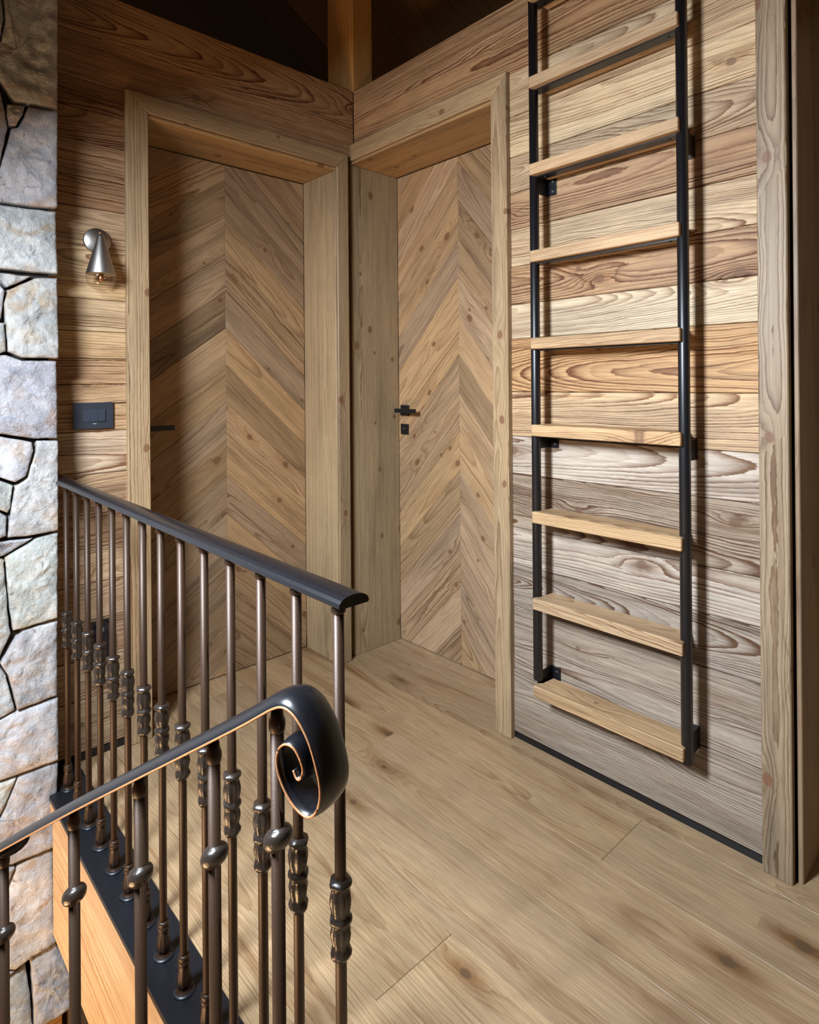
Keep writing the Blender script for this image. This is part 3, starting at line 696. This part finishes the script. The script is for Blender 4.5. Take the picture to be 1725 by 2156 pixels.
link('bottom_rail', bm_mesh(bm, 'bottom_rail'), M['plate'], SR)

# ------------------------------------------------------------------ ladder
LD = thing('loft_ladder', 'black steel ladder with wooden rungs fixed to the right plank wall', 'ladder', (1.21, -0.06, 0.20))
XL, XR, YA, RR = 0.984, 1.434, -0.070, 0.0140
for x, zb in ((XL, 0.262), (XR, 0.208)):
    me = lathe_mesh('rail', [(RR - 0.001, zb), (RR, zb + 0.001), (RR, 2.62)], 28)
    link('rail', me, M['black'], LD, Matrix.Translation((x, YA, 0)))
    for f in me.polygons: f.use_smooth = True
zs = [0.253, 0.516, 0.776, 1.037, 1.298, 1.560, 1.821, 2.083, 2.345]
for z in zs:
    c = jit((0.50, 0.325, 0.175), 0.14, 1.0)
    # board notched round the rails: full width in front of them, narrower behind
    pl = [(XL + 0.002, -0.098), (XR + 0.002, -0.098), (XR + 0.002, YA - 0.004), (XR - 0.0155, YA + 0.004), (XR - 0.0155, -0.014), (XL + 0.0155, -0.014), (XL + 0.0155, YA + 0.004), (XL + 0.002, YA - 0.004)]
    cx, cy = (XL + XR) / 2, -0.056
    bm = bmesh.new()
    lo = [bm.verts.new((a - cx, b - cy, -0.017)) for a, b in pl]; hi = [bm.verts.new((a - cx, b - cy, 0.017)) for a, b in pl]
    bm.faces.new(hi); bm.faces.new(lo[::-1])
    for q in range(8): bm.faces.new((lo[q], lo[(q + 1) % 8], hi[(q + 1) % 8], hi[q]))
    bmesh.ops.bevel(bm, geom=bm.edges[:], offset=0.002, segments=1, affect='EDGES')
    link('rung', bm_mesh(bm, 'rung'), M['rung'], LD, Matrix.Translation((cx, cy, z - 0.017)), c)
    sb = boxes('support_bar', M['black'], LD, [((XL + 0.004, -0.078, z - 0.0385), (XR - 0.004, -0.046, z - 0.0342))])
    for sx in (XL + 0.035, XR - 0.035):
        bm = bmesh.new(); tube(bm, [(sx, -0.062, z - 0.0384), (sx, -0.062, z - 0.0402)], 0.0035, 10)
        link('screw', bm_mesh(bm, 'screw'), M['black'], sb)
for x, side in ((XL, 1), (XR, -1)):
    for zc in (0.256 if side == 1 else 0.247, 0.989, 1.768):
        zr = (zc - 0.027, zc + 0.027)
        br = boxes('bracket', M['black'], LD, [((x - 0.003, YA, zr[0]), (x + 0.003, -0.0042, zr[1])), ((min(x - 0.003 * side, x + 0.034 * side), -0.0045, zr[0]), (max(x - 0.003 * side, x + 0.034 * side), 0.0015, zr[1]))], 0.0008)
        for dz in (-0.015, 0.015):
            bm = bmesh.new(); tube(bm, [(x + 0.022 * side, -0.0044, zc + dz), (x + 0.022 * side, -0.0068, zc + dz)], [0.0045, 0.003], 12)
            link('screw', bm_mesh(bm, 'screw'), M['screw'], br)

# ------------------------------------------------------------------ wall lamp, switch, step light
LP = thing('wall_lamp', 'brushed nickel cone wall lamp with clear globe above the light switch', 'lamp', (0.0, -1.030, 1.62))
me = lathe_mesh('backplate', [(0.040, 0.0005), (0.040, 0.010), (0.0385, 0.012), (0.002, 0.0121)], 36)
link('backplate', me, M['nickel'], LP, Matrix.Translation((0, -1.027, 1.621)) @ Matrix.Rotation(PI / 2, 4, 'Y'))
bm = bmesh.new(); tube(bm, [(0.012, -1.027, 1.621), (0.035, -1.029, 1.632), (0.058, -1.033, 1.636), (0.066, -1.034, 1.632)], 0.0052, 12)
link('arm', bm_mesh(bm, 'arm'), M['brass'], LP, smooth=True)
me = lathe_mesh('shade', [(0.0400, 1.5065), (0.0418, 1.5060), (0.0420, 1.5085), (0.0100, 1.622), (0.0075, 1.630), (0.0030, 1.633)], 36)
me2 = me
link('shade', me2, M['nickel'], LP, Matrix.Translation((0.066, -1.034, 0)))
me = lathe_mesh('globe', [(max(0.0006, 0.0425 * math.sin(PI * k / 22)), 1.499 - 0.0425 * math.cos(PI * k / 22)) for k in range(0, 16)], 36, cap=False)
g = link('globe', me, M['glass'], LP, Matrix.Translation((0.066, -1.034, 0)))
me = lathe_mesh('glint_tip', [(0.003, 1.484), (0.006, 1.487), (0.008, 1.494), (0.008, 1.5064)], 16)  # brass tip put in for the warm glint inside the globe
link('glint_tip', me, M['brass'], LP, Matrix.Translation((0.066, -1.034, 0)))

SW = thing('light_switch', 'anthracite three-rocker light switch below the wall lamp', 'switch', (0.0, -1.04, 1.07))
boxes('switch_plate', M['switch'], SW, [((0.0012, -1.099, 1.029), (0.010, -0.983, 1.112))], 0.002)
for k in range(3):
    y0 = -1.072 + k * 0.0215
    boxes('rocker', M['rocker'], SW, [((0.0095, y0, 1.052), (0.0125 + (0.0015 if k == 2 else 0), y0 + 0.0207, 1.0905))], 0.0008)
boxes('maker_mark', M['mark'], SW, [((0.0099, -1.044, 1.0445), (0.01025, -1.034, 1.0465))])
SL = thing('step_light', 'small black hooded step light low on the left plank wall', 'lamp', (0.0, -1.02, 0.37))
bm = bmesh.new(); n = 14; rings = []
for z, r in ((0.310, 0.027), (0.385, 0.027), (0.398, 0.0255), (0.410, 0.021), (0.419, 0.013), (0.422, 0.004)):
    rings.append([bm.verts.new((0.0015 + 1.35 * r * math.sin(PI * k / n), -1.020 - r * math.cos(PI * k / n), z)) for k in range(n + 1)])
for A, C in zip(rings, rings[1:]):
    for q in range(n): bm.faces.new((A[q], A[q + 1], C[q + 1], C[q]))
    bm.faces.new((A[n], A[0], C[0], C[n]))
bm.faces.new(rings[0][::-1]); bm.faces.new(rings[-1])
h = link('hood', bm_mesh(bm, 'hood'), M['rail'], SL, smooth=False)
boxes('back_plate', M['rail'], SL, [((0.0012, -1.052, 0.300), (0.0040, -0.988, 0.424))], 0.0008)
